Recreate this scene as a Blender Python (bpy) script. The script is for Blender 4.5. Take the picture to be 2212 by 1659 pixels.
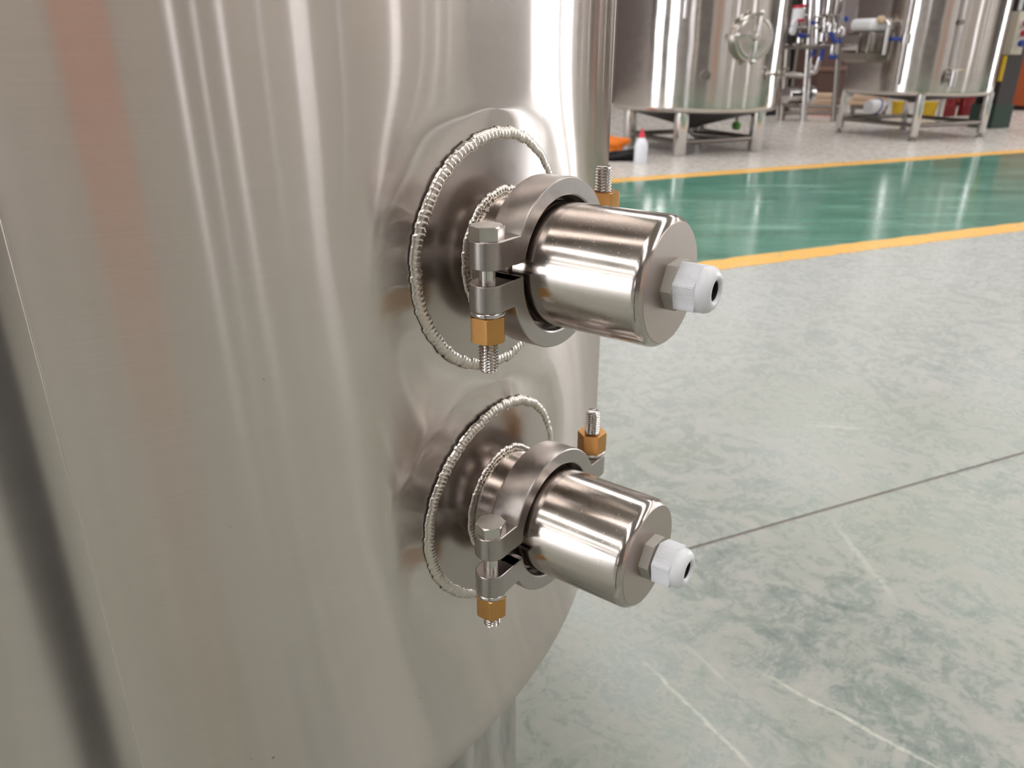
import bpy, bmesh, math, random
from mathutils import Vector, Matrix
random.seed(7)
for o in list(bpy.data.objects): bpy.data.objects.remove(o)
scene = bpy.context.scene
COL = scene.collection
PI = math.pi
H = 0.92                      # camera height over the floor
# ------------------------------------------------------------------ camera
PITCH = math.radians(23.4); FPX = 1670.0
cam = bpy.data.cameras.new('camera'); cam_ob = bpy.data.objects.new('camera', cam); COL.objects.link(cam_ob)
cam.sensor_width = 36.0; cam.lens = FPX / 2212 * 36; cam.clip_start = 0.02; cam.clip_end = 200
cam_ob.location = (0, 0, H); cam_ob.rotation_euler = (PI / 2 - PITCH, 0, 0)
cam.dof.use_dof = True; cam.dof.focus_distance = 0.42; cam.dof.aperture_fstop = 14.5
scene.camera = cam_ob
# ------------------------------------------------------------------ world, exposure
w = bpy.data.worlds.new('world'); scene.world = w; w.use_nodes = True
w.node_tree.nodes['Background'].inputs[0].default_value = (0.85, 0.93, 1.0, 1)
w.node_tree.nodes['Background'].inputs[1].default_value = 1.0
scene.view_settings.view_transform = 'Standard'; scene.view_settings.look = 'None'
scene.view_settings.exposure = 0.08; scene.view_settings.gamma = 1.0
scene.view_settings.use_curve_mapping = False
scene.cycles.use_denoising = True
scene.cycles.max_bounces = 10; scene.cycles.diffuse_bounces = 4; scene.cycles.glossy_bounces = 6
scene.cycles.sample_clamp_indirect = 8.0
WINDOW_GLOW = 2.6; GATE_GLOW = 10.0; SKYLIGHT_GLOW = 6.5
# ------------------------------------------------------------------ hall frame: u along the aisle, w across it
HA = math.radians(90 - 66.3)
E1 = Vector((math.cos(HA), math.sin(HA), 0)); E2 = Vector((-math.sin(HA), math.cos(HA), 0))
def hall(u, w, z=0): return E1 * u + E2 * w + Vector((0, 0, z))
FW = Vector((0, math.cos(PITCH), -math.sin(PITCH))); UP = Vector((0, math.sin(PITCH), math.cos(PITCH)))
def ray(px, py): return FW + Vector(((px - 1106) / FPX, 0, 0)) + UP * ((829.5 - py) / FPX)
def on_floor(px, py, z=0.0):
    d = ray(px, py); return Vector((0, 0, H)) + d * ((z - H) / d.z)
def at_dist(px, py, dist):
    d = ray(px, py); return Vector((0, 0, H)) + d * (dist / math.hypot(d.x, d.y))
# ------------------------------------------------------------------ materials
def lin(c): return tuple(((v / 255) / 12.92 if v / 255 <= .04045 else ((v / 255 + .055) / 1.055) ** 2.4) for v in c) + (1,)
class NT:
    def __init__(s, name):
        s.m = bpy.data.materials.new(name); s.m.use_nodes = True; s.t = s.m.node_tree; s.t.nodes.clear()
        s.out = s.n('ShaderNodeOutputMaterial')
    def n(s, t, **kw):
        x = s.t.nodes.new(t)
        for k, v in kw.items(): setattr(x, k, v)
        return x
    def l(s, a, b): s.t.links.new(a, b)
    def set(s, sock, v):
        if isinstance(v, bpy.types.NodeSocket): s.l(v, sock)
        else: sock.default_value = v
    def math(s, op, a, b=None, clamp=False):
        x = s.n('ShaderNodeMath', operation=op, use_clamp=clamp); s.set(x.inputs[0], a)
        if b is not None: s.set(x.inputs[1], b)
        return x.outputs[0]
    def vec(s, op, a, b=None):
        x = s.n('ShaderNodeVectorMath', operation=op); s.set(x.inputs[0], a)
        if b is not None: s.set(x.inputs[1], b)
        return x.outputs['Value'] if op in ('DOT_PRODUCT', 'LENGTH', 'DISTANCE') else x.outputs[0]
    def mix(s, f, a, b):
        x = s.n('ShaderNodeMix', data_type='RGBA'); s.set(x.inputs[0], f); s.set(x.inputs[6], a); s.set(x.inputs[7], b); return x.outputs[2]
    def noise(s, v, scale, detail=3, rough=.55, dist=0):
        x = s.n('ShaderNodeTexNoise'); s.set(x.inputs['Vector'], v); x.inputs['Scale'].default_value = scale
        x.inputs['Detail'].default_value = detail; x.inputs['Roughness'].default_value = rough; x.inputs['Distortion'].default_value = dist
        return x.outputs['Fac']
    def ramp(s, v, stops):
        x = s.n('ShaderNodeValToRGB'); s.set(x.inputs[0], v); e = x.color_ramp.elements
        while len(e) < len(stops): e.new(.5)
        for el, (p, c) in zip(e, stops): el.position = p; el.color = c if len(c) == 4 else (*c, 1)
        return x.outputs[0]
    def rng(s, v, a, b, c, d):
        x = s.n('ShaderNodeMapRange'); s.set(x.inputs[0], v)
        for i, k in enumerate((a, b, c, d)): x.inputs[i + 1].default_value = k
        return x.outputs[0]
    def pos(s): return s.n('ShaderNodeNewGeometry').outputs['Position']
    def obj(s): return s.n('ShaderNodeTexCoord').outputs['Object']
    def bump(s, h, strength=.1, dist=.001):
        x = s.n('ShaderNodeBump'); s.set(x.inputs['Height'], h); x.inputs['Strength'].default_value = strength; x.inputs['Distance'].default_value = dist
        return x.outputs[0]
    def done(s, sh): s.l(sh, s.out.inputs['Surface']); return s.m
def principled(name, col, rough=.5, metal=0.0, var=.12, scale=30, bump=0.0, spec=.5, coat=0.0):
    t = NT(name); p = t.n('ShaderNodeBsdfPrincipled')
    f = t.noise(t.obj(), scale, 4)
    d = tuple(c * (1 - var) for c in col[:3]) + (1,)
    t.l(t.mix(f, d, col), p.inputs['Base Color'])
    p.inputs['Metallic'].default_value = metal
    t.l(t.rng(f, .3, .7, rough * .88, min(1, rough * 1.12)), p.inputs['Roughness'])
    p.inputs['Specular IOR Level'].default_value = spec; p.inputs['Coat Weight'].default_value = coat
    if bump: t.l(t.bump(f, bump, .001), p.inputs['Normal'])
    return t.done(p.outputs[0])
def emission(name, col, s):
    t = NT(name); e = t.n('ShaderNodeEmission'); e.inputs[0].default_value = col; e.inputs[1].default_value = s
    return t.done(e.outputs[0])
# main tank geometry (needed by its brushed material)
PAZ = math.radians(126.04)                       # direction the two ports face
PN = Vector((math.sin(PAZ), math.cos(PAZ), 0)); PT = Vector((-math.cos(PAZ), math.sin(PAZ), 0))
SXY = Vector((-.0098, .4663, 0)) + PN * .0022
TR = .505
TC = SXY - PN * TR
PORT_Z = (H - .1139, H - .2877)
def brushed_tank():
    t = NT('brushed_steel_of_tank')
    pos = t.pos(); geo = t.n('ShaderNodeNewGeometry'); nrm = geo.outputs['Normal']
    rel = t.vec('SUBTRACT', pos, tuple(TC))
    tang = t.vec('CROSS_PRODUCT', (0, 0, 1), nrm)
    halo = 0.0
    for z in PORT_Z:                                   # polished halo round each welded port: scratches run round it
        pc = SXY + Vector((0, 0, z)) + PN * .002
        d = t.vec('SUBTRACT', pos, tuple(pc)); dist = t.vec('LENGTH', d)
        wob = t.noise(pos, 14, 1)
        m = t.rng(t.math('ADD', dist, t.math('MULTIPLY', t.math('SUBTRACT', wob, .5), .03)), .076, .104, 1, 0)
        tc = t.vec('NORMALIZE', t.vec('CROSS_PRODUCT', nrm, d))
        mx = t.n('ShaderNodeMix', data_type='VECTOR'); t.set(mx.inputs[0], m); t.set(mx.inputs[4], tang); t.set(mx.inputs[5], tc)
        tang = mx.outputs[1]
        halo = m if halo == 0.0 else t.math('MAXIMUM', halo, m)
    tang = t.vec('NORMALIZE', tang)
    sep = t.n('ShaderNodeSeparateXYZ'); t.l(rel, sep.inputs[0])
    ang = t.math('ARCTAN2', sep.outputs[1], sep.outputs[0])
    cmb = t.n('ShaderNodeCombineXYZ'); t.l(t.math('MULTIPLY', ang, TR), cmb.inputs[0]); t.l(sep.outputs[2], cmb.inputs[2])
    sc = t.n('ShaderNodeMapping'); sc.inputs['Scale'].default_value = (14, 1, 900); t.l(cmb.outputs[0], sc.inputs[0])
    grain = t.noise(sc.outputs[0], 1.0, 3, .6)
    sc2 = t.n('ShaderNodeMapping'); sc2.inputs['Scale'].default_value = (4, 1, 90); t.l(cmb.outputs[0], sc2.inputs[0])
    band = t.noise(sc2.outputs[0], 1.0, 3, .6)
    smudge = t.noise(pos, 9, 4, .6)
    specks = t.noise(pos, 120, 2, .5)
    spot = t.rng(specks, .77, .80, 0, 1)
    col = t.mix(grain, lin((206, 197, 191)), lin((218, 209, 203)))
    col = t.mix(t.math('MULTIPLY', t.rng(smudge, .45, .7, 0, 1), .18), col, lin((194, 183, 174)))
    col = t.mix(t.math('MULTIPLY', spot, .55), col, lin((96, 92, 88)))
    bn = t.bump(grain, .012, .0004)
    g1 = t.n('ShaderNodeBsdfAnisotropic', distribution='GGX'); t.l(col, g1.inputs['Color'])
    t.set(g1.inputs['Roughness'], t.rng(band, .3, .7, .155, .17))
    t.set(g1.inputs['Anisotropy'], .79); t.l(tang, g1.inputs['Tangent']); t.l(bn, g1.inputs['Normal'])
    g2 = t.n('ShaderNodeBsdfAnisotropic', distribution='GGX'); t.l(col, g2.inputs['Color'])
    g2.inputs['Roughness'].default_value = .36; g2.inputs['Anisotropy'].default_value = .5; t.l(tang, g2.inputs['Tangent']); t.l(bn, g2.inputs['Normal'])
    mx = t.n('ShaderNodeMixShader'); t.set(mx.inputs[0], t.rng(halo, 0, 1, .2, .2)); t.l(g1.outputs[0], mx.inputs[1]); t.l(g2.outputs[0], mx.inputs[2])
    return t.done(mx.outputs[0])
def streaky_steel(name, rough, aniso, tone=(214, 206, 198), axis='Z', wave=0.0):
    t = NT(name); tg = t.n('ShaderNodeTangent', direction_type='RADIAL', axis=axis)
    ob = t.obj(); f = t.noise(ob, 14, 3)
    g = t.n('ShaderNodeBsdfAnisotropic', distribution='GGX')
    t.l(t.mix(f, lin(tuple(c * .95 for c in tone)), lin(tone)), g.inputs['Color'])
    t.set(g.inputs['Roughness'], t.rng(f, .3, .7, rough * .85, rough * 1.15)); g.inputs['Anisotropy'].default_value = aniso
    t.l(tg.outputs[0], g.inputs['Tangent'])
    if wave:
        b = t.bump(t.noise(ob, 2.2, 1), wave, .05); t.l(b, g.inputs['Normal'])
    return t.done(g.outputs[0])
def satin(name, tone, rough, var=.08, scale=120, bump=.0):
    return principled(name, lin(tone), rough, 1.0, var, scale, bump)
def speckled_polish(name):
    t = NT(name); p = t.n('ShaderNodeBsdfPrincipled'); ob = t.obj()
    f = t.noise(ob, 60, 3); mp = t.n('ShaderNodeMapping'); mp.inputs['Scale'].default_value = (2, 500, 500); t.l(ob, mp.inputs[0])
    lines = t.noise(mp.outputs[0], 1, 2); dust = t.rng(t.noise(ob, 700, 2, .7), .66, .74, 0, 1)
    t.l(t.mix(t.math('MULTIPLY', dust, .5), lin((196, 187, 180)), lin((226, 221, 217))), p.inputs['Base Color'])
    p.inputs['Metallic'].default_value = 1
    t.l(t.math('ADD', t.math('ADD', t.rng(f, .3, .7,   .11, .17), t.math('MULTIPLY', lines, .05)), t.math('MULTIPLY', dust, .2)), p.inputs['Roughness'])
    return t.done(p.outputs[0])
M = {}
M['tank'] = brushed_tank()
M['plate'] = satin('ground_steel_plate', (182, 172, 166), .24, .1, 60, 0)
M['weld'] = satin('weld_bead_steel', (224, 216, 206), .32, .2, 160, 0)
M['cast'] = satin('cast_steel_of_clamp', (180, 172, 167), .33, .2, 420, 0)
M['polish'] = speckled_polish('polished_steel_of_housing')
M['endface'] = satin('sanded_steel_end_face', (186, 174, 166), .40, .12, 45, 0)
M['bolt'] = satin('zinc_bolt_steel', (210, 206, 202), .2, .08, 100, 0)
M['brass'] = principled('brass_of_nuts', lin((206, 154, 94)), .34, 1.0, .16, 90, 0)
M['gland'] = principled('white_gland_plastic', lin((226, 226, 230)), .32, 0, .03, 80)
M['locknut'] = principled('grey_lock_nut_plastic', lin((176, 170, 162)), .5, 0, .08, 200)
M['black'] = principled('black_rubber_and_gap', lin((16, 15, 15)), .6, 0, .2, 60)
M['mirror'] = streaky_steel('polished_steel_of_far_tanks', .15, .5, (208, 202, 197), 'Z', .1)
M['pipe'] = streaky_steel('polished_steel_pipe', .12, .3, (214, 210, 208))
M['dull'] = satin('dull_steel', (150, 142, 136), .35, .12, 30, .05)
M['lid'] = satin('satin_steel_of_manway', (190, 184, 178), .24)
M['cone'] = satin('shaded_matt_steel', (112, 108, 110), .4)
M['darksteel'] = principled('dark_painted_steel', lin((62, 57, 58)), .5, 0, .2, 6)
M['greenbase'] = principled('dark_green_paint', lin((40, 62, 52)), .45, 0, .2, 6)
M['cream'] = principled('cream_wall_panel', lin((204, 194, 187)), .7, 0, .06, 1.5)
M['greywall'] = principled('grey_brown_wall', lin((114, 104, 102)), .75, 0, .12, 1.2)
M['ceiling'] = principled('white_roof_sheet', lin((172, 166, 162)), .7, 0, .06, 1)
M['yellow'] = principled('yellow_plastic', lin((214, 176, 34)), .4, 0, .15, 12)
M['red'] = principled('red_paint', lin((196, 44, 36)), .4, 0, .15, 8)
M['darkred'] = principled('dark_red_paint', lin((128, 18, 26)), .35, 0, .2, 8)
M['blue'] = principled('blue_plastic', lin((34, 62, 150)), .4, 0, .15, 20)
M['white'] = principled('white_plastic', lin((232, 232, 236)), .4, 0, .04, 20)
M['wood'] = principled('pale_timber', lin((222, 192, 164)), .7, 0, .2, 9)
M['orangepaint'] = principled('orange_steel_paint', lin((176, 84, 40)), .55, 0, .15, 3)
M['beigebox'] = principled('beige_enamel', lin((196, 188, 172)), .45, 0, .05, 10)
M['redbutton'] = principled('red_button_plastic', lin((196, 30, 56)), .35, 0, .1, 30)
M['orange'] = principled('orange_cloth', lin((240, 126, 34)), .8, 0, .25, 40, .3)
M['blackcloth'] = principled('black_cloth', lin((20, 18, 20)), .9, 0, .3, 40, .3)
M['redcap'] = principled('red_cap_plastic', lin((222, 62, 80)), .4, 0, .1, 30)
M['bottle'] = principled('milky_bottle_plastic', lin((226, 228, 236)), .35, 0, .03, 30)
M['green'] = principled('green_plastic', lin((88, 150, 60)), .5, 0, .2, 30)
M['pinkband'] = principled('pink_reflection_paint', lin((218, 168, 150)), .6, 0, .08, 3)
M['window'] = emission('added_streak_window_glow', (.98, .97, 1.0, 1), WINDOW_GLOW)
M['gate'] = emission('daylit_gate_opening', (.93, .955, 1.0, 1), GATE_GLOW)
M['skylight'] = emission('added_skylight_glow', (1.0, .985, .97, 1), SKYLIGHT_GLOW)
M['frame'] = principled('window_frame_paint', lin((150, 146, 142)), .5, 0, .06, 5)
def floor_mat(name, kind):
    t = NT(name); p = t.n('ShaderNodeBsdfPrincipled'); pos = t.pos()
    big = t.noise(pos, 1.6, 4, .6, .6); mid = t.noise(pos, 8, 6, .7, 1.6); fine = t.noise(pos, 36, 5, .75, 1.2)
    if kind == 'lane':
        mp = t.n('ShaderNodeMapping'); mp.inputs['Rotation'].default_value = (0, 0, -HA); mp.inputs['Scale'].default_value = (1.2, 5, 1); t.l(pos, mp.inputs[0])
        st = t.noise(mp.outputs[0], 1.0, 5, .6, .4)
        c = t.ramp(st, [(.3, lin((60, 116, 97))), (.55, lin((84, 138, 120))), (.75, lin((128, 172, 156)))])
        c = t.mix(t.rng(fine, .5, .8, 0, .3), c, lin((150, 184, 170)))
        t.l(c, p.inputs['Base Color']); t.l(t.rng(mid, .3, .7, .1, .2), p.inputs['Roughness'])
        p.inputs['Specular IOR Level'].default_value = .45
        t.l(t.bump(big, .05, .01), p.inputs['Normal'])
    elif kind == 'line':
        c = t.mix(t.rng(fine, .4, .75, 0, .7), lin((238, 176, 72)), lin((240, 204, 136)))
        c = t.mix(t.rng(mid, .60, .68, 0, .75), c, lin((176, 176, 150)))
        t.l(c, p.inputs['Base Color']); p.inputs['Roughness'].default_value = .35
    else:
        k = t.math('ADD', t.math('MULTIPLY', mid, .62), t.math('MULTIPLY', fine, .38))
        c = t.ramp(k, [(.35, lin((104, 116, 110))), (.45, lin((138, 146, 139))), (.54, lin((158, 159, 152))), (.70, lin((180, 174, 168)))])
        c = t.mix(t.rng(big, .42, .68, 0, .55), c, lin((136, 142, 122)))
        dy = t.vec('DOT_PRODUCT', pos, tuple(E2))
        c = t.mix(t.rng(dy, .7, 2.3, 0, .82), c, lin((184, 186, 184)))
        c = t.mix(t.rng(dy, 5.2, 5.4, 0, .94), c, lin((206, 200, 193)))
        for a, b, wd, st in SCRATCHES:                     # pale scrape marks left on the coating
            a2, b2 = Vector((a.x, a.y, 0)), Vector((b.x, b.y, 0)); d = b2 - a2; L = d.length; d.normalize(); nn = Vector((-d.y, d.x, 0))
            r = t.vec('SUBTRACT', pos, tuple(a2)); al = t.vec('DOT_PRODUCT', r, tuple(d)); ac = t.math('ABSOLUTE', t.math('ADD', t.vec('DOT_PRODUCT', r, tuple(nn)), t.math('MULTIPLY', t.math('SUBTRACT', mid, .5), .02)))
            f = t.math('MULTIPLY', t.rng(ac, wd * .3, wd, 1, 0), t.math('MULTIPLY', t.rng(al, -.02, .05, 0, 1), t.rng(al, L - .05, L + .02, 1, 0)))
            f = t.math('MULTIPLY', f, t.rng(fine, .3, .6, .2, st))
            c = t.mix(f, c, lin((224, 222, 208)))
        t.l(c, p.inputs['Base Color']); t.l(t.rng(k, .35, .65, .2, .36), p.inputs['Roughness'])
        t.l(t.bump(fine, .03, .001), p.inputs['Normal'])
    return t.done(p.outputs[0])
SCRATCHES = [(on_floor(1390, 1430), on_floor(1660, 1690), .0045, .5), (on_floor(1640, 1450), on_floor(2080, 1690), .0045, .6),
             (on_floor(1800, 1130), on_floor(1940, 1300), .008, .3), (on_floor(1750, 919), on_floor(1870, 926), .006, .6), (on_floor(1480, 1390), on_floor(1600, 1500), .004, .3)]
M['floor'] = floor_mat('dusty_green_grey_floor_coating', 'floor'); M['lane'] = floor_mat('glossy_green_lane', 'lane'); M['line'] = floor_mat('worn_yellow_line_paint', 'line')
M['grout'] = principled('brown_joint_filler', lin((150, 141, 133)), .8, 0, .45, 50)
# ------------------------------------------------------------------ mesh helpers
def tag(o, label=None, cat=None, group=None, kind=None):
    for k, v in (('label', label), ('category', cat), ('group', group), ('kind', kind)):
        if v: o[k] = v
    return o
def empty(name, loc=(0, 0, 0), rz=0.0, label=None, cat=None, group=None):
    o = bpy.data.objects.new(name, None); o.empty_display_size = .05; COL.objects.link(o)
    o.location = loc; o.rotation_euler = (0, 0, rz); return tag(o, label, cat, group)
class MB:
    def __init__(s): s.v = []; s.f = []
    def add(s, v, f):
        b = len(s.v); s.v += [tuple(x) for x in v]; s.f += [tuple(b + i for i in q) for q in f]; return s
    def grid(s, rows, wrap_i=False, wrap_j=False, cap0=False, cap1=False):
        m, n = len(rows), len(rows[0]); v = [p for r in rows for p in r]; f = []
        for i in range(m if wrap_i else m - 1):
            for j in range(n if wrap_j else n - 1):
                a, b = i, (i + 1) % m; c, d = j, (j + 1) % n
                f.append((a * n + c, a * n + d, b * n + d, b * n + c))
        if cap0: f.append(tuple(range(n))[::-1])
        if cap1: f.append(tuple((m - 1) * n + j for j in range(n)))
        return s.add(v, f)
    def lathe(s, prof, seg=48, axis='Z', org=(0, 0, 0), cap0=False, cap1=False, a0=0, a1=2 * PI):
        full = abs(a1 - a0 - 2 * PI) < 1e-6; rows = []
        for h, r in prof:
            row = []
            for k in range(seg if full else seg + 1):
                a = a0 + (a1 - a0) * k / seg; c, q = r * math.cos(a), r * math.sin(a)
                p = {'Z': (c, q, h), 'X': (h, c, q), 'Y': (q, h, c)}[axis]
                row.append((p[0] + org[0], p[1] + org[1], p[2] + org[2]))
            rows.append(row)
        return s.grid(rows, wrap_j=full, cap0=cap0, cap1=cap1)
    def tube(s, pts, r, seg=12, caps=True):
        pts = [Vector(p) for p in pts]; rows = []; up = None
        for i, p in enumerate(pts):
            d = (pts[min(i + 1, len(pts) - 1)] - pts[max(i - 1, 0)]).normalized()
            if up is None: up = d.orthogonal().normalized()
            x = (up - d * up.dot(d)).normalized(); y = d.cross(x); up = x
            rr = r[i] if isinstance(r, (list, tuple)) else r
            rows.append([p + x * rr * math.cos(2 * PI * k / seg) + y * rr * math.sin(2 * PI * k / seg) for k in range(seg)])
        return s.grid(rows, wrap_j=True, cap0=caps, cap1=caps)
    def box(s, c, d, bev=0.0, seg=2, rot=None):
        bm = bmesh.new(); bmesh.ops.create_cube(bm, size=1); bmesh.ops.scale(bm, vec=d, verts=bm.verts)
        if bev: bmesh.ops.bevel(bm, geom=bm.edges[:], offset=bev, segments=seg, profile=.5, affect='EDGES')
        if rot is not None: bmesh.ops.transform(bm, matrix=rot, verts=bm.verts)
        bmesh.ops.translate(bm, vec=c, verts=bm.verts); bm.verts.index_update()
        s.add([v.co[:] for v in bm.verts], [[v.index for v in f.verts] for f in bm.faces]); bm.free(); return s
    def prism(s, outline, z0, z1, bev=0.0):
        bm = bmesh.new(); vs = [bm.verts.new((x, y, z0)) for x, y in outline]; f = bm.faces.new(vs)
        r = bmesh.ops.extrude_face_region(bm, geom=[f]); bmesh.ops.translate(bm, vec=(0, 0, z1 - z0), verts=[g for g in r['geom'] if isinstance(g, bmesh.types.BMVert)])
        bmesh.ops.recalc_face_normals(bm, faces=bm.faces)
        if bev:
            es = [e for e in bm.edges if abs(e.verts[0].co.z - e.verts[1].co.z) < 1e-7]
            bmesh.ops.bevel(bm, geom=es, offset=bev, segments=2, profile=.5, affect='EDGES')
        bm.verts.index_update(); s.add([v.co[:] for v in bm.verts], [[v.index for v in f.verts] for f in bm.faces]); bm.free(); return s
    def build(s, name, mat, parent=None, smooth=True, ang=35, loc=None, rz=None):
        me = bpy.data.meshes.new(name); me.from_pydata(s.v, [], s.f); me.validate()
        bm = bmesh.new(); bm.from_mesh(me); bmesh.ops.recalc_face_normals(bm, faces=bm.faces); bm.to_mesh(me); bm.free()
        me.materials.append(M[mat] if isinstance(mat, str) else mat)
        if smooth:
            me.polygons.foreach_set('use_smooth', [True] * len(me.polygons)); me.set_sharp_from_angle(angle=math.radians(ang))
        o = bpy.data.objects.new(name, me); COL.objects.link(o); o.parent = parent
        if loc is not None: o.location = loc
        if rz is not None: o.rotation_euler = (0, 0, rz)
        return o
def arc_pts(pts, r=.05, n=5):
    """round the corners of a pipe run"""
    pts = [Vector(p) for p in pts]; out = [pts[0]]
    for i in range(1, len(pts) - 1):
        a, b, c = pts[i - 1], pts[i], pts[i + 1]; d1 = (a - b).normalized(); d2 = (c - b).normalized()
        rr = min(r, (a - b).length * .45, (c - b).length * .45); p0, p1 = b + d1 * rr, b + d2 * rr
        for k in range(n + 1):
            q = k / n; out.append(p0 * (1 - q) ** 2 + b * 2 * q * (1 - q) + p1 * q * q)
    return out + [pts[-1]]
def hexnut(mb, ap, h, hole, z0=0.0, ch0=True, ch1=True, seg=60, rot=0.0, org=(0, 0), axis='Z', flute=0, fdep=0.0, rc=None):
    """hexagon with turned chamfers; ap = half the width across flats"""
    rc = rc or ap * 1.03; rings = [[], [], [], [], [], []]
    for k in range(seg):
        a = 2 * PI * k / seg; q = ((a + PI / 6) % (PI / 3)) - PI / 6; r = min(ap / math.cos(q), ap * 1.14)
        if flute: r -= fdep * (.5 + .5 * math.cos(flute * a))
        cut = max(0, r - rc) * .6; rt = min(r, rc)
        for i, (rr, z) in enumerate(((hole, 0), (rt, 0), (r, cut if ch0 else 0), (r, h - (cut if ch1 else 0)), (rt, h), (hole, h))):
            c, s_ = rr * math.cos(a + rot), rr * math.sin(a + rot)
            rings[i].append((c + org[0], s_ + org[1], z + z0) if axis == 'Z' else (z + z0, c, s_))
    return mb.grid(rings, wrap_i=True, wrap_j=True)
def thread(mb, r, depth, pitch, z0, z1, org, seg=28, taper=.0012):
    n = max(8, int(abs(z1 - z0) / pitch * 6)); rows = []
    for i in range(n + 1):
        z = z0 + (z1 - z0) * i / n; e = min(abs(z - z0), abs(z1 - z)); row = []
        for k in range(seg):
            a = 2 * PI * k / seg; ph = (z / pitch - k / seg) % 1; tri = abs(2 * ph - 1)
            rr = r - depth * (1 - tri)
            if abs(z1 - z) < taper: rr = min(rr, r - (taper - abs(z1 - z)))
            row.append((org[0] + rr * math.cos(a), org[1] + rr * math.sin(a), z))
        rows.append(row)
    return mb.grid(rows, wrap_j=True, cap0=True, cap1=True)
# ================================================================== the hall
UA, UB, WA, WB, HT = -24.0, 34.0, -8.0, 13.2, 6.5
JW = 1.041                                                   # the joint across the near floor
fl = MB().box((0, 0, 0), (UB - UA, WB - WA, .1)).build('floor', 'grout', None, False, loc=hall((UA + UB) / 2, (WA + WB) / 2, -.0525), rz=HA)
tag(fl, 'dusty green grey coated concrete floor of the hall', 'floor', None, 'structure')
def on_hall_floor(name, u0, u1, w0, w1, z0, z1, mat, bev=0.0):
    o = MB().box(((u0 + u1) / 2 - (UA + UB) / 2, (w0 + w1) / 2 - (WA + WB) / 2, (z0 + z1) / 2 + .0525), (u1 - u0, w1 - w0, z1 - z0), bev).build(name, mat, fl, False); return o
on_hall_floor('floor_slab', UA, UB, WA, JW - .004, -.006, 0, 'floor')
on_hall_floor('floor_slab', UA, UB, JW + .004, WB, -.006, 0, 'floor')
LW0, LW1 = 2.77, 5.30
on_hall_floor('green_lane', UA, UB, LW0 + .12, LW1 - .15, 0, .0012, 'lane')
def yellow(w0, w1):
    n = 240; top0 = []; top1 = []; rnd = random.Random(int(w0 * 100)); v = []; f = []
    for i in range(n + 1):
        u = -4 + 18 * i / n
        a = w0 + rnd.uniform(-.008, .008); b = w1 + rnd.uniform(-.008, .008)
        v += [(u, a, .0016), (u, b, .0016), (u, a, 0), (u, b, 0)]
    for i in range(n):
        k = 4 * i; f += [(k, k + 4, k + 5, k + 1), (k + 2, k + 6, k + 4, k), (k + 1, k + 5, k + 7, k + 3)]
    mb = MB(); mb.add([(x - (UA + UB) / 2, y - (WA + WB) / 2, z + .0525) for x, y, z in v], f)
    mb.build('painted_line', 'line', fl, False)
yellow(LW0, LW0 + .145); yellow(LW1 - .175, LW1)
def wall(name, u0, u1, w0, w1, z0, z1, mat, label):
    o = MB().box((0, 0, (z1 - z0) / 2), (u1 - u0, w1 - w0, z1 - z0)).build(name, mat, None, False, loc=hall((u0 + u1) / 2, (w0 + w1) / 2, z0), rz=HA)
    return tag(o, label, 'wall' if 'wall' in name else 'ceiling' if 'ceil' in name else 'structure', None, 'structure')
wall('wall_back', UA, UB, WB, WB + .2, 0, HT, 'greywall', 'grey brown wall far behind the tanks')
wall('wall_front', -1.0, UB, WA - .2, WA, 0, HT, 'cream', 'cream panel wall behind the viewer')
wall('wall_front', UA, -1.0, WA - .2, WA, 0, HT, 'greywall', 'grey brown wall stretch behind the viewer')
wall('wall_left', UA - .2, UA, WA, WB, 0, HT, 'greywall', 'grey end wall of the aisle on the left')
wall('wall_right', UB, UB + .2, WA, WB, 0, HT, 'greywall', 'grey end wall of the aisle on the right')
wall('ceiling', UA, UB, WA, WB, HT, HT + .2, 'ceiling', 'white sheet roof of the hall')
NWIN = [0]
def window(u0, u1, w0, w1, z0, z1, mat, axis, bars=0, label='unseen glowing window added for streaks reflected in the tank'):
    """daylit pane with a frame; axis = 'u' lies along the aisle, 'w' across it, 'c' in the roof"""
    NWIN[0] += 1
    e = empty('window_%d' % NWIN[0], hall((u0 + u1) / 2, (w0 + w1) / 2, (z0 + z1) / 2), HA, label, 'window'); e['kind'] = 'structure'
    du, dw, dz = u1 - u0, w1 - w0, z1 - z0
    MB().box((0, 0, 0), (max(du, .02), max(dw, .02), max(dz, .02))).build('pane', mat, e, False)
    t = .07
    if axis == 'u':
        for s in (-1, 1):
            MB().box((0, 0, s * (dz / 2 + t / 2)), (du + 2 * t, .1, t)).build('frame_rail', 'frame', e, False)
            MB().box((s * (du / 2 + t / 2), 0, 0), (t, .1, dz)).build('frame_post', 'frame', e, False)
        for k in range(bars):
            MB().box((-du / 2 + du * (k + 1) / (bars + 1), 0, 0), (.06, .08, dz)).build('glazing_bar', 'frame', e, False)
    elif axis == 'w':
        for s in (-1, 1):
            MB().box((0, 0, s * (dz / 2 + t / 2)), (.1, dw + 2 * t, t)).build('frame_rail', 'frame', e, False)
            MB().box((0, s * (dw / 2 + t / 2), 0), (.1, t, dz)).build('frame_post', 'frame', e, False)
        for k in range(bars):
            MB().box((0, -dw / 2 + dw * (k + 1) / (bars + 1), 0), (.08, .06, dz)).build('glazing_bar', 'frame', e, False)
    return e
wf = WA + .03  # unseen slit windows added for the bright streaks reflected in the tank
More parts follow.
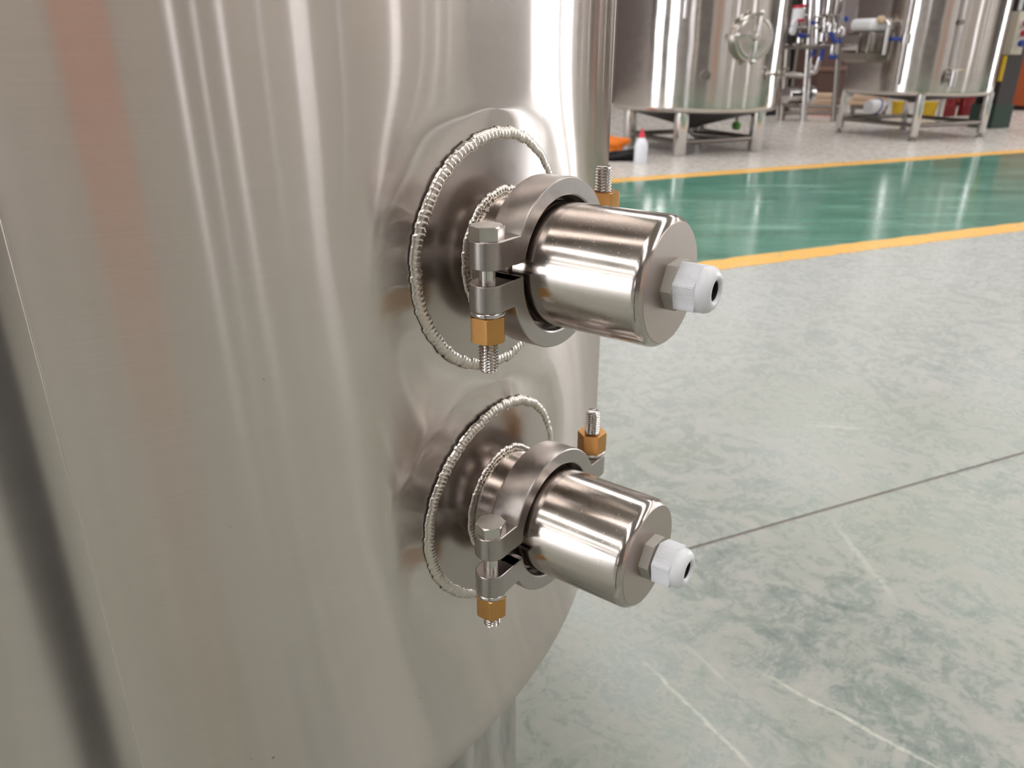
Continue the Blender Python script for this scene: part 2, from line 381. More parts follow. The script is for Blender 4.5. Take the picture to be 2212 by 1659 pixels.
for u0, u1, z0, z1, bars in ((-12, -9.5, 1.0, 3.4, 2), (3.28, 3.40, .2, 5.6, 0), (3.92, 4.0, .2, 5.2, 0), (4.62, 4.76, .2, 5.2, 0), (5.9, 5.97, .4, 4.6, 0), (7.2, 7.95, .3, 5.0, 3), (9.6, 9.7, .3, 5.0, 0), (13.9, 15.0, .3, 5, 1), (18.4, 18.7, .3, 5, 0), (21.5, 22.0, .3, 5, 0), (25, 25.5, .3, 5, 0)):
    window(u0, u1, wf, wf + .02, z0, z1, M['window'], 'u', bars)
window(UA + .03, UA + .05, 4.2, 9.0, 0.05, 5.2, M['gate'], 'w', 1, 'daylit gate at the left end of the aisle')
window(UA + .03, UA + .05, -6.5, -1.2, 0.05, 5.2, M['gate'], 'w', 2, 'second daylit gate at the left end of the hall')
window(UB - .05, UB - .03, 2.8, 8.0, 0.05, 5.4, M['gate'], 'w', 0, 'daylit gate at the right end of the aisle')
window(UB - .05, UB - .03, 9.4, 12.6, 0.05, 5.4, M['gate'], 'w', 1, 'second daylit gate at the right end of the hall')
for u in range(-20, 33, 6):  # unseen glowing roof strips added to light the floor and hall
    window(u, u + 1.3, WA + 2, WB - 2, HT - .04, HT - .02, M['skylight'], 'c', 0, 'unseen skylight strip added to light the hall')
d = MB().box((0, 0, 1.6), (1.15, .06, 3.2), .01).build('added_door', 'pinkband', None, False, loc=hall(1.35, WA + .05, 0), rz=HA); tag(d, 'unseen terracotta door added for the pink band in the tank', 'door', None, 'structure')  # unseen, added to give the pink band reflected in the tank
MB().tube([(-.45, .05, 1.0), (-.45, .1, 1.0), (-.45, .1, 1.25), (-.45, .05, 1.25)], .012, 8).build('handle', 'dull', d)
def column(u, w, label):
    e = empty('column', hall(u, w, 0), HA, label, 'column'); e['kind'] = 'structure'
    for s in (-1, 1): MB().box((0, s * .14, HT / 2 + .0), (.3, .025, HT), .003).build('flange', 'darksteel', e, False)
    MB().box((0, 0, HT / 2), (.02, .255, HT)).build('web', 'darksteel', e, False)
    MB().box((0, 0, .14), (.34, .34, .28), .005).build('painted_base', 'greenbase', e, False)
    return e
# ================================================================== main tank with its two welded ports
tank = empty('brewing_tank', (TC.x, TC.y, 0), 0, 'large brushed steel tank with domed bottom filling the left of the view', 'tank')
Z0 = H - .46; DB, DE = .165, 2.45
prof = [(H + .95, .0), (H + .95, TR * .6), (H + .92, TR * .95), (H + .88, TR)]
prof += [(H + .88 - (.58) * i / 12, TR) for i in range(1, 13)]
prof += [(H + .3 - (H + .3 - Z0) * i / 130, TR) for i in range(1, 131)]
for i in range(1, 61):
    a = PI / 2 * i / 60; prof.append((Z0 - DB * math.sin(a) ** (2 / DE), max(0.0005, TR * max(0, math.cos(a)) ** (2 / DE))))
sh = MB().lathe(prof, 640)
PL0 = [Vector((SXY.x - TC.x, SXY.y - TC.y, z)) for z in PORT_Z]
for i, v in enumerate(sh.v):                          # the wall is drawn in a little round each weld
    p = Vector(v)
    for c in PL0:
        dd = (p - c).length
        if dd < .19:
            k = 1 - (.0017 * math.exp(-((dd - .082) / .026) ** 2)) / TR * (.6 + .4 * math.sin(3 * math.atan2(p.z - c.z, (p - c).dot(PT)) + .8))
            p.x *= k; p.y *= k
    sh.v[i] = tuple(p)
sh.build('shell', 'tank', tank, ang=60)
seam_az = math.radians(90 + 33.4)
def gen_az(az_view):                                  # azimuth on the tank (local) of the generator seen at view azimuth az_view
    d = Vector((math.sin(az_view), math.cos(az_view), 0)); c = Vector((TC.x, TC.y, 0)); k = d.dot(c); q = math.sqrt(TR ** 2 - (c - d * k).length ** 2)
    p = d * (k - q) - c; return math.atan2(p.y, p.x)
for av in (-33.4,):
    a = gen_az(math.radians(av)); pts = []
    mb = MB(); rows = []
    for i in range(60):
        z = H + .6 - 1.06 * i / 59
        rows.append([((TR + dr) * math.cos(a + da / TR), (TR + dr) * math.sin(a + da / TR), z) for da, dr in ((-.0009, -.0004), (-.0003, .0002), (.0003, .0002), (.0009, -.0004))])
    mb.grid(rows).build('weld_seam', 'tank', tank)
for k in range(4):
    a = math.radians(-9.7 + 90 * k); r0 = .368; cx, cy = r0 * math.cos(a), r0 * math.sin(a)
    lg = MB().lathe([(.03, .055), (.034, .058), (Z0 - .055, .058)], 40, org=(cx, cy, 0)).build('leg', 'pipe', tank)
    MB().lathe([(0, .0), (0, .075), (.012, .078), (.03, .07), (.03, .02)], 32, org=(cx, cy, 0)).build('foot_plate', 'dull', lg)
# frame of a port: local x = outward, y = along the tank wall to the right, z = up
PRZ = math.atan2(PN.y, PN.x)
def port_obj(mb, name, mat, parent, zc, ang=35):
    o = mb.build(name, mat, parent, ang=ang); o.location = Vector((SXY.x, SXY.y, zc)) - Vector((TC.x, TC.y, 0)) if parent is tank else (0, 0, 0)
    if parent is tank: o.rotation_euler = (0, 0, PRZ)
    return o
def cylx(y): return math.sqrt(TR * TR - y * y) - TR
def weld_ring(R, xo, tr, n, follow, seed, chev=1.0):
    rnd = random.Random(seed); rows = []; N = n * 6; M2 = 9; jit = [rnd.uniform(.75, 1.25) for _ in range(n + 1)]; off = [rnd.uniform(-.0006, .0006) for _ in range(n + 1)]
    for i in range(N):
        b = i / 6; th = 2 * PI * i / N; k = int(b) % n; row = []
        for j in range(M2):
            ps = PI * j / (M2 - 1); q = (b + chev * .5 * math.sin(ps)) % 1
            hgt = (.78 + .26 * (1 - q) ** .7) * (.85 + .15 * jit[k])
            dr = -tr * math.cos(ps) * (1 + .12 * (jit[k] - 1)) + off[k]; r = R + dr; y, z = r * math.cos(th), r * math.sin(th)
            row.append((xo + (cylx(y) if follow else 0) + tr * .75 * math.sin(ps) * hgt, y, z))
        rows.append(row)
    return MB().grid(rows, wrap_i=True)
def disc(R, r_in, n_r, seg, xo, dish):
    rows = []
    for i in range(n_r + 1):
        q = i / n_r; r = r_in + (R - r_in) * q
        rows.append([(xo + cylx(r * math.cos(2 * PI * k / seg)) * q + dish * (1 - q) ** 1.6, r * math.cos(2 * PI * k / seg), r * math.sin(2 * PI * k / seg)) for k in range(seg)])
    rows.append([(x - .0035, y * 1.001, z * 1.001) for x, y, z in rows[-1]])
    return MB().grid(rows, wrap_j=True)
for i, zc in enumerate(PORT_Z):
    pl = port_obj(disc(.0685, .036, 12, 120, .0016, .0025), 'reinforcing_plate', 'plate', tank, zc, 50)
    port_obj(weld_ring(.0697, .0002, .0038, 140 if i == 0 else 165, True, 3 + i), 'weld_bead', 'weld', pl, zc, 80)
    fe = port_obj(MB().lathe([(0, .0362), (.0215, .0362), (.0225, .0370), (.0265, .0378), (.0290, .0380), (.0290, .033), (0, .033)], 96, 'X'), 'ferrule', 'polish', tank, zc)
    port_obj(weld_ring(.0378, .0036, .0026, 92, False, 11 + i), 'weld_bead', 'weld', fe, zc, 80)
# ------------------------------------------------------------------ bolted two-piece clamps
BX, BY = .0372, .0595
def half_ring(sgn, zc):
    """half of the clamp ring, its two end faces flat at z = zc"""
    sec = [(.0262, .0388), (.0258, .0394), (.0258, .0478), (.0268, .0488), (.0285, .0491), (.0455, .0493), (.0464, .0490), (.0468, .0484), (.0468, .0402), (.0463, .0393), (.0452, .0389), (.0415, .0389), (.0385, .0400), (.0345, .0400), (.0300, .0389)]
    rows = []; n = 72
    for i in range(n + 1):
        row = []
        for x, r in sec:
            a0 = math.asin(zc[1] / r) if sgn > 0 else math.asin(-zc[1] / r); a1 = math.asin(zc[0] / r) if sgn > 0 else math.asin(-zc[0] / r)
            a = a0 + (PI - a1 - a0) * i / n
            row.append((x, r * math.cos(a), sgn * r * math.sin(a)))
        rows.append(row)
    return MB().grid(rows, wrap_j=True, cap0=True, cap1=True)
def lug(mb, side, z0, z1):
    R = .0098; out = []
    for k in range(25):
        a = -PI / 2 + PI * k / 24; out.append((BX - R * math.sin(a) * -1, BY + R * math.cos(a)))
    out = [(BX + R * math.sin(a), BY + R * math.cos(a)) for a in [-PI / 2 + PI * k / 24 for k in range(25)]]
    ring_y = .0405
    out = [(BX - R * .97, ring_y)] + out + [(BX + R * .97, ring_y)]
    return mb.prism([(x, side * y) for x, y in out], z0, z1, .0007)
def clamp(zc, label, g, front, rear):
    """g: (z of the end faces at the near side lower/upper half ...); front/rear: z ranges of the lugs and the bolt"""
    e = empty('pipe_clamp', (SXY.x, SXY.y, zc), PRZ, label, 'clamp', 'bolted pipe clamps on the tank ports')
    LT = .0150; WT = .003; NH = .0143
    up = half_ring(1, (front[1], rear[1])); lug(up, -1, front[1], front[1] + LT); lug(up, 1, rear[1], rear[1] + LT); up.build('clamp_half', 'cast', e, ang=20)
    lo = half_ring(-1, (front[0], rear[0])); lug(lo, -1, front[0] - LT, front[0]); lug(lo, 1, rear[0] - LT, rear[0]); lo.build('clamp_half', 'cast', e, ang=20)
    # near bolt: head above, brass nut below; far bolt the other way up
    for side, (gl, gh), end, flip, rot in ((-1, front, g[0], False, .25), (1, rear, g[1], True, .62)):
        org = (BX, side * BY)
        zh = gh + LT if not flip else gl - LT; dr = 1 if not flip else -1      # seat of the head
        zn = gl - LT if not flip else gh + LT                                     # seat of the washer
        b = MB().lathe([(zh, .0046), (zn - dr * .0, .0046)], 28, org=(*org, 0), cap0=True, cap1=True)
        thread(b, .0054, .0012, .0018, zn, end, org)
        bo = b.build('bolt', 'bolt', e, ang=50)
        hd = MB(); hexnut(hd, .0083, .0072, .0003, zh if not flip else zh - .0072, ch0=flip, ch1=not flip, rot=rot, org=org, rc=.0083 * 1.0); hd.build('bolt_head', 'bolt', bo, ang=25)
        MB().lathe([(zn, .0056), (zn, .0091), (zn - dr * .0008, .0097), (zn - dr * .0022, .0097), (zn - dr * WT, .0091), (zn - dr * WT, .0056)], 40, org=(*org, 0)).build('washer', 'bolt', e, ang=60)
        nt = MB(); hexnut(nt, .0090, NH, .0054, zn - dr * WT - (NH if not flip else 0), rot=rot + .35, org=org, rc=.0090 * 1.045); nt.build('nut', 'brass', e, ang=25)
    return e
clamp(PORT_Z[0], 'bolted steel clamp with brass nuts round the upper port', (-.0490, .0480), (.0015, .0095), (-.0060, .0005))
clamp(PORT_Z[1], 'bolted steel clamp with brass nuts round the lower port, jaws further open', (-.0510, .0545), (-.0085, .0040), (-.0040, .0060))
# ------------------------------------------------------------------ housings with cable glands
def housing(zc, label, rot, gap):
    e = empty('sensor_housing', (SXY.x, SXY.y, zc), PRZ, label, 'housing', 'cylindrical housings on the tank ports')
    MB().lathe([(.0292, .0), (.0292, .0380), (.0310, .0386), (.0345, .0384), (.0352, .0378), (.0352, .030)], 96, 'X').build('flange', 'polish', e)
    MB().lathe([(.0352, .0358), (.0366, .0356), (.1088, .0356), (.1106, .0353), (.1122, .0346), (.1136, .0334), (.1143, .0326)], 128, 'X').build('housing_body', 'polish', e, ang=50)
    MB().lathe([(.1143, .0326), (.1147, .0322), (.1147, .006)], 96, 'X').build('end_plate', 'endface', e)
    ln = MB(); hexnut(ln, .0123, .0062, .006, .1147, axis='X', rot=rot, ch0=False, ch1=True, rc=.0133); ln.build('lock_nut', 'locknut', e, ang=25)
    x0 = .1209 + gap
    MB().lathe([(.1205, .0095), (x0 + .002, .0095)], 32, 'X').build('gland_thread', 'locknut', e)
    gn = MB(); hexnut(gn, .0124, .0118, .009, x0, axis='X', rot=rot - .32, ch0=False, seg=6 * 16 * 6, flute=6 * 16, fdep=.00032, rc=.0127)
    x1 = x0 + .0118
    go = gn.build('gland_nut', 'gland', e, ang=25)
    MB().lathe([(x1 - .0016, .0105), (x1 - .0012, .0118), (x1 + .0004, .0125), (x1 + .0026, .0125), (x1 + .0046, .0117), (x1 + .0062, .0101), (x1 + .0070, .0084), (x1 + .0072, .0070), (x1 + .0067, .0061), (x1 + .0060, .0055), (x1 + .0052, .0053)], 64, 'X').build('gland_dome', 'gland', go, ang=40)
    MB().lathe([(x1 + .0056, .0054), (x1 + .0056, .0047), (x1 + .002, .0045), (x1 - .006, .0042), (x1 - .006, .0)], 40, 'X').build('sealing_insert', 'black', go)
    return e
housing(PORT_Z[0], 'polished steel cylinder with white cable gland on the upper port', .60, .0)
housing(PORT_Z[1], 'polished steel cylinder with white cable gland on the lower port', .52, .0016)
# ================================================================== far side: tanks, pipework, things under them
def far_tank(name, cu, R, zb, zt, label, leg_half, leg_r, cone_z, brace_z, r_knuckle=.07):
    e = empty(name, (cu.x, cu.y, 0), HA, label, 'tank')
    pr = [(zt + .25, .0), (zt + .22, R * .5), (zt + .1, R * .93), (zt, R)]
    pr += [(zt - (zt - zb - r_knuckle) * i / 10, R) for i in range(1, 11)]
    for i in range(1, 9):
        a = PI / 2 * i / 8; pr.append((zb + r_knuckle - r_knuckle * math.sin(a), R - r_knuckle * (1 - math.cos(a))))
    pr.append((zb, R * .86))
    MB().lathe(pr, 160).build('shell', 'mirror', e, ang=50)
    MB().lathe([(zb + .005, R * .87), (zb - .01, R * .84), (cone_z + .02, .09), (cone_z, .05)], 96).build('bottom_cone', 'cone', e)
    for sx, sy in ((-1, -1), (1, -1), (1, 1), (-1, 1)):
        x, y = sx * leg_half, sy * leg_half
        f0 = .05 if name == 'mash_tank' else .004
        l = MB().lathe([(f0, leg_r * .97), (f0 + .005, leg_r), (zb + .03, leg_r)], 32, org=(x, y, 0), cap0=True).build('leg', 'pipe', e)
        MB().lathe([(0, .0), (0, .042), (f0 * .3, .042), (f0 * .4, .022), (f0 + .01, .022)], 20, org=(x, y, 0)).build('foot', 'dull', l)
    q = leg_half
    for a, b in (((-q, -q), (q, -q)), ((q, -q), (q, q)), ((q, q), (-q, q)), ((-q, q), (-q, -q))):
        MB().tube([(a[0], a[1], brace_z), (b[0], b[1], brace_z)], .024, 12).build('brace', 'dull', e)
    return e
def loc_of(e, p):                                    # world point -> local point of a root empty
    v = Vector(p) - Vector((e.location.x, e.location.y, 0)); c, s = math.cos(-HA), math.sin(-HA); return Vector((v.x * c - v.y * s, v.x * s + v.y * c, v.z))
def shell_hit(e, R, px, py):
    """local point and outward angle where the view line of a pixel meets the tank wall"""
    d = ray(px, py); c = Vector((e.location.x, e.location.y)); dd = Vector((d.x, d.y)); A = dd.dot(dd); B = -2 * dd.dot(c); Cc = c.dot(c) - R * R
    k = (-B - math.sqrt(max(0, B * B - 4 * A * Cc))) / (2 * A); p = loc_of(e, Vector((0, 0, H)) + d * k); return p, math.atan2(p.y, p.x)
A_C = hall(4.93, 6.74); RA = .80
ta = far_tank('manway_tank', A_C, RA, .385, 2.6, 'polished steel tank with a round manway door across the green lane', .445, .066, .20, .12, .05)
p, a = shell_hit(ta, RA, 1618, 82)
def ring_part(mb, name, mat, parent, p, a):
    o = mb.build(name, mat, parent); o.location = p; o.rotation_euler = (0, 0, a); return o
mw = ring_part(MB().lathe([(-.06, .205), (.05, .205), (.056, .215), (.07, .222), (.082, .222), (.088, .214), (.088, .198), (-.06, .192)], 64, 'X'), 'manway', 'lid', ta, p, a)
mw.scale = (.9, .88, .88)
MB().lathe([(.07, .205), (.094, .2), (.100, .185), (.094, .16), (.118, .09), (.124, .0)], 64, 'X').build('manway_lid', 'lid', mw)
for q in (82, 176, 268):
    c, s = math.cos(math.radians(q)), math.sin(math.radians(q))
    MB().tube([(.138, c * .02, s * .02), (.132, c * .12, s * .12), (.11, c * .215, s * .215)], [.016, .015, .013], 12).build('clamp_arm', 'pipe', mw)
    MB().lathe([(-.02, .0), (-.02, .022), (.0, .028), (.024, .028), (.034, .016), (.036, 0)], 20, 'X', (.105, c * .222, s * .222)).build('knob', 'bolt', mw)
MB().lathe([(.1, .035), (.146, .035), (.152, .028), (.152, .0)], 24, 'X').build('hub', 'pipe', mw)
p, a = shell_hit(ta, RA, 1523, 163)
pt = ring_part(MB().lathe([(-.02, .032), (.05, .032), (.055, .045), (.07, .045), (.07, .03), (.03, .03), (.03, 0)], 32, 'X'), 'port', 'mirror', ta, p, a)
p, a = shell_hit(ta, RA, 1481, 40)
dp = MB().tube([(.035, 0, 0), (.035, 0, .6), (.035, 0, 1.2)], .019, 12); ring_part(dp, 'down_pipe', 'pipe', ta, p, a)
p, a = shell_hit(ta, RA, 1671, 160)
vl = ring_part(MB().tube([(-.02, 0, 0), (.16, 0, 0)], .016, 10).lathe([(.05, .034), (.065, .034)], 20, 'X', cap0=True, cap1=True), 'sample_valve', 'pipe', ta, p, a - .35)
MB().tube([(.11, 0, -.05), (.11, 0, .04)], .022, 10).tube([(.09, 0, .045), (.17, .01, .05)], .008, 8).build('valve_body', 'pipe', vl)
MB().tube(arc_pts([(0, 0, .26), (0, 0, .14), (.28, -.3, .12)], .08), .032, 14).build('drain_pipe', 'dull', ta)
gv = MB().lathe([(0, .03), (.02, .045), (.06, .045), (.08, .03)], 16, cap0=True, cap1=True).build('drain_cap', 'green', ta); gv.location = loc_of(ta, at_dist(1590, 276, 8.9)) - Vector((0, 0, .02))
MB().tube(arc_pts([(0, 0, .06), (0, 0, .17), (-.2, -.25, .17)], .05), .018, 10).build('drain_stub', 'dull', gv)
B_C = hall(8.08, 6.84); RB = .775
tb = far_tank('mash_tank', B_C, RB, .455, 2.6, 'polished steel tank with side chute and level tube, further right', .53, .044, .36, .16, .05)
p, a = shell_hit(tb, RB, 2018, 50)
ring_part(MB().lathe([(-.02, .02), (.05, .02), (.055, .03), (.07, .03), (.07, 0)], 24, 'X'), 'thermometer_port', 'pipe', tb, p, a)
p, a = shell_hit(tb, RB, 2046, 168)
ov = ring_part(MB().tube([(-.02, 0, 0), (.14, 0, 0)], .028, 14).lathe([(.05, .05), (.07, .05)], 24, 'X', cap0=True, cap1=True), 'outlet_valve', 'pipe', tb, p, a)
MB().tube([(.14, .0, .07), (.14, 0, -.08)], .034, 14).tube([(.14, 0, .07), (.15, .12, .09)], .009, 8).build('valve_body', 'pipe', ov)
p, a = shell_hit(tb, RB, 2052, 150)
lt = ring_part(MB().tube(arc_pts([(-.02, 0, 0), (.06, 0, 0), (.06, 0, 1.4)], .03), .014, 12), 'level_tube', 'pipe', tb, p, a)
for zz in (.42, .9): MB().tube([(.06, 0, zz), (.06, 0, zz + .05)], .022, 12).build('tube_bracket', 'dull', lt)
# side chute: boxed neck, domed lid and drip hopper
p, a = shell_hit(tb, RB, 1885, 92)
ch = ring_part(MB().box((.10, .03, 0), (.30, .37, .20), .02), 'chute', 'dull', tb, p, a)
MB().box((.10, .02, .17), (.28, .32, .13), .05, 4).build('chute_lid', 'white', ch)
rows = []
for z, q in ((-.1, 1.0), (-.17, .92), (-.2, .7)): rows.append([(.10 + .17 * q * cx_, .03 + .19 * q * cy_, z) for cx_, cy_ in ((1, 1), (-1, 1), (-1, -1), (1, -1))])
MB().grid(rows, wrap_j=True, cap0=True, cap1=True).build('chute_hopper', 'dull', ch, ang=20)
MB().box((.262, -.05, 0), (.01, .26, .15), .003).build('chute_door', 'pipe', ch)
MB().tube([(.272, -.09, -.02), (.29, -.09, -.02), (.29, .0, -.02), (.272, 0, -.02)], .008, 8).build('chute_handle', 'bolt', ch)
for y in (.07, .2): MB().box((.265, y, 0), (.016, .022, .2), .003).build('chute_strap', 'pipe', ch)
MB().tube(arc_pts([(.1, .18, .2), (.12, .29, .2), (.12, .29, -.12)], .06), .026, 12).build('overflow_pipe', 'pipe', ch)
MB().lathe([(-.04, .0), (-.03, .035), (0, .045), (.03, .035), (.04, 0)], 20, org=(.14, .2, .22)).build('ball_float', 'wood', ch)
p, a = shell_hit(tb, RB, 1958, 84)
bv = ring_part(MB().tube([(.05, 0, -.45), (.05, 0, 1.2)], .022, 14).lathe([(-.05, .04), (.05, .04)], 20, org=(.05, 0, 0), cap0=True, cap1=True), 'riser_pipe', 'pipe', tb, p, a)
MB().box((.06, -.13, .0), (.02, .2, .035), .006).build('valve_handle', 'blue', bv)
for i, (u_, lab) in enumerate(((12.6, 'unseen polished steel tank added third in the row for streaks in the near tank'), (17.2, 'unseen polished steel tank added at the far end for streaks in the near tank'))):
    far_tank('reflection_tank', hall(u_, 6.9), .78, .45, 2.6, lab, .5, .05, .3, .15, .05)['group'] = 'added tanks for reflected streaks'  # unseen tanks added to streak the right side of the near tank
# ------------------------------------------------------------------ valve and pump skid between the two tanks
SK = on_floor(1766, 262); sk = empty('pipework_skid', (SK.x, SK.y, 0), HA, 'steel pipe skid with blue valve handles between the two polished tanks', 'pipework')
def S(px, py, dist=None):
    return loc_of(sk, at_dist(px, py, dist or SKD))
SKD = math.hypot(SK.x, SK.y)
def sbar(p, q, r, mat='dull', name='frame_bar', seg=10, d=None): return MB().tube([S(*p, d), S(*q, d)], r, seg).build(name, mat, sk)
sbar((1757, -30), (1734, 275), .05, 'pipe', 'post', 14)
sbar((1702, 95), (1688, 268), .045, 'dull', 'post'); sbar((1815, 60), (1800, 262), .04, 'dull', 'post')
sbar((1690, 96), (1680, 250), .03, 'dull', 'post')
for y0, y1, x0, x1 in ((98, 102, 1712, 1830), (165, 166, 1692, 1752), (228, 232, 1694, 1822), (243, 243, 1690, 1822), (60, 60, 1712, 1770), (33, 38, 1735, 1780)):
    sbar((x0, y0), (x1, y1), .028)
MB().box(S(1760, 102), (.95, .3, .05), .006).build('shelf', 'dull', sk)
for x0, x1, y1 in ((1742, 1738, 30), (1772, 1768, 35), (1752, 1746, 92), (1768, 1764, 95), (1784, 1780, 96), (1822, 1816, 60), (1806, 1801, 90)):
    sbar((x0, -30), (x1, y1), .026, 'pipe', 'pipe')
fc = MB().tube([S(1727, 18), S(1723, 44)], .085, 20).build('filter_cup', 'white', sk)
for y in (14, 45): MB().tube([S(1727 - (y - 14) * .12, y - 3), S(1727 - (y - 14) * .12, y + 3)], .09, 20).build('filter_cap', 'redbutton', fc)
for x, y in ((1715, 52), (1712, 66)):
    g = MB().lathe([(-.02, .0), (-.02, .055), (.02, .06), (.03, .05), (.03, 0)], 24, 'Y').build('gauge', 'white', sk); g.location = S(x, y, SKD - .25); g.rotation_euler = (0, 0, .35 + PI)
ct = MB().lathe([(-.2, .02), (-.14, .11), (.2, .13), (.24, .12)], 32, cap0=True, cap1=True).build('hop_cone', 'pipe', sk); ct.location = S(1797, 6)
for x, y in ((1798, 22), (1796, 34), (1789, 48)):
    q = MB().lathe([(-.05, .02), (-.035, .045), (0, .03), (.035, .045), (.05, .02)], 20, cap0=True, cap1=True).build('tri_fitting', 'bolt', sk); q.location = S(x, y)
for x0, y0, x1, y1, r in ((1794, 70, 1800, 86, .028), (1800, 84, 1806, 92, .026), (1810, 92, 1822, 84, .028), (1822, 84, 1826, 94, .024), (1724, 76, 1740, 78, .03), (1760, 102, 1756, 122, .025), (1777, 106, 1773, 130, .028), (1790, 123, 1808, 123, .026), (1827, 36, 1830, 46, .03), (1752, 48, 1760, 50, .024)):
    sbar((x0, y0), (x1, y1), r, 'blue', 'valve_handle', 8, SKD - .12)
for x, y in ((1796, 60), (1806, 72), (1815, 70), (1778, 80), (1800, 106), (1728, 84)):
    q = MB().lathe([(-.07, .03), (-.05, .055), (.05, .055), (.07, .03)], 20, cap0=True, cap1=True).build('valve_body', 'pipe', sk); q.location = S(x, y)
MB().tube(arc_pts([S(1738, 150), S(1760, 160), S(1772, 120), S(1776, 96)], .1), .035, 12).build('elbow_pipe', 'pipe', sk)
MB().tube(arc_pts([S(1702, 160), S(1745, 164), S(1755, 140)], .1), .03, 12).build('elbow_pipe', 'pipe', sk)
pm = MB().lathe([(-.16, .09), (-.15, .11), (.1, .11), (.12, .06), (.2, .06), (.21, .13), (.28, .13), (.29, .0)], 28, 'X', cap0=True).build('pump', 'pipe', sk); pm.location = S(1716, 205)
MB().box((-.02, 0, -.12), (.24, .16, .04), .005).build('pump_foot', 'dull', pm)
# ------------------------------------------------------------------ loose things standing about behind and under the tanks
def thing_at(name, px, py, label, cat, group=None, dist=None, rz=HA):
    p = on_floor(px, py) if dist is None else at_dist(px, py, dist); return empty(name, (p.x, p.y, 0 if dist is None else p.z), rz, label, cat, group)
bt = thing_at('squeeze_bottle', 1383, 351, 'milky white plastic bottle with a red spout on the floor', 'bottle')
MB().lathe([(0, .0), (0, .052), (.01, .058), (.15, .058), (.175, .05), (.2, .032), (.215, .026)], 32).build('bottle_body', 'bottle', bt)
MB().lathe([(.212, .028), (.24, .027), (.245, .018), (.275, .011), (.29, .009), (.29, 0)], 24).build('spout', 'redcap', bt)
def crumple(name, mat, c, dims, seed, parent=None, fr=3.6):
    rnd = random.Random(seed); bm = bmesh.new(); bmesh.ops.create_icosphere(bm, subdivisions=4, radius=1); ph = [(Vector((rnd.gauss(0, 1), rnd.gauss(0, 1), rnd.gauss(0, 1))) * fr, rnd.uniform(0, 6)) for _ in range(12)]
    for v in bm.verts:
        k = 1 + sum(.09 * math.sin(v.co.dot(q) + f) for q, f in ph); v.co = Vector((v.co.x * k * dims[0], v.co.y * k * dims[1], max(0.0, (v.co.z * k * .5 + .42)) * dims[2]))
    bm.verts.index_update(); mb = MB().add([v.co[:] for v in bm.verts], [[v.index for v in f.verts] for f in bm.faces]); bm.free()
    return mb.build(name, mat, parent, ang=60, loc=c)
og = on_floor(1327, 338); tag(crumple('work_gloves', 'orange', (og.x - .02, og.y, .03), (.12, .09, .17), 21), 'crumpled orange cloth gloves heaped on a black rag', 'gloves')
bc = on_floor(1346, 346); tag(crumple('black_rag', 'blackcloth', (bc.x, bc.y, 0), (.17, .1, .085), 9), 'black rag lying on the floor beside the white bottle', 'rag')
# black block standing in for the dark gap behind the left polished tank
p = on_floor(1678, 250); cb = empty('dark_gap_block', (p.x, p.y, 0), HA, 'black block with rails standing in for the dark gap behind the left tank', 'backdrop')
MB().box((0, .2, .8), (.42, .3, 1.6), .005).build('body', 'black', cb, False)
for zz in (.28, .55, .95): MB().box((0, .03, zz), (.46, .05, .03), .003).build('rail', 'dull', cb, False)
for sx in (-1, 1): MB().box((sx * .23, .03, .8), (.04, .05, 1.6), .003).build('post', 'dull', cb, False)
# stacked pale planks on red trestles
PD = 13.6
def pile(px0, px1, py, n, rowsn, label_base, cat):
    c0, c1 = at_dist(px0, py, PD), at_dist(px1, py, PD); c = (c0 + c1) / 2; L = (c1 - c0).length; d = c1 - c0; rz = math.atan2(d.y, d.x)
    return c, L, rz
c, L, rz = pile(1745, 1806, 238, 0, 0, '', '')
tr = empty('red_trestle', (c.x, c.y, 0), rz, 'low red steel trestle under the left pile of pale planks', 'trestle')
ZT = c.z
MB().box((0, 0, ZT - .03), (L, .5, .06), .005).build('beam', 'red', tr, False)
for s in (-1, 1): MB().box((s * L * .42, 0, (ZT - .06) / 2), (.06, .45, ZT - .06), .004).build('trestle_leg', 'red', tr, False)
nm = 0
PL = ('topmost', 'second', 'third', 'lowest')
for r in range(4):
    z = ZT + .03 + r * .062; o = MB().box((0, 0, 0), (L * random.uniform(.95, 1.02), .42, .055), .006).build('plank', 'wood', None, False, loc=(c.x + random.uniform(-.02, .02), c.y, z), rz=rz)
    tag(o, 'pale wooden plank behind the pipe skid, %s of its pile' % PL[3 - r], 'plank', 'planks behind the pipe skid')
c, L, rz = pile(1838, 1918, 226, 0, 0, '', '')
t2 = empty('grey_trestle', (c.x, c.y, 0), rz, 'grey steel trestle carrying pale planks behind the right tank', 'trestle')
ZT = c.z
MB().box((0, 0, ZT - .03), (L, .4, .06), .005).build('beam', 'dull', t2, False)
for s in (-1, 1): MB().box((s * L * .42, 0, (ZT - .06) / 2), (.06, .36, ZT - .06), .004).build('trestle_leg', 'dull', t2, False)
for r in range(3):
    z = ZT + .035 + r * .07; o = MB().box((0, 0, 0), (L * random.uniform(.9, 1.0), .36, .062), .006).build('plank', 'wood', None, False, loc=(c.x + (-.1, .0, .12)[r], c.y + (0, 0, .04)[r], z), rz=rz)
    tag(o, 'pale wooden plank seen under the right tank, %s of its pile' % ('lowest', 'middle', 'topmost')[r], 'plank', 'planks under the right tank')
bp = on_floor(1787, 233); bw = empty('brown_crate', (bp.x, bp.y, 0), HA, 'dark reddish brown crate behind the pipe skid', 'crate')
MB().box((0, .3, .62), (.62, .6, 1.24), .01).build('crate_body', principled('dark_brown_board', lin((92, 66, 58)), .7, 0, .3, 4), bw)
for zz in (.12, .62, 1.12): MB().box((0, -.012, zz), (.64, .03, .07), .004).build('batten', principled('brown_batten', lin((120, 90, 78)), .7, 0, .2, 6), bw)
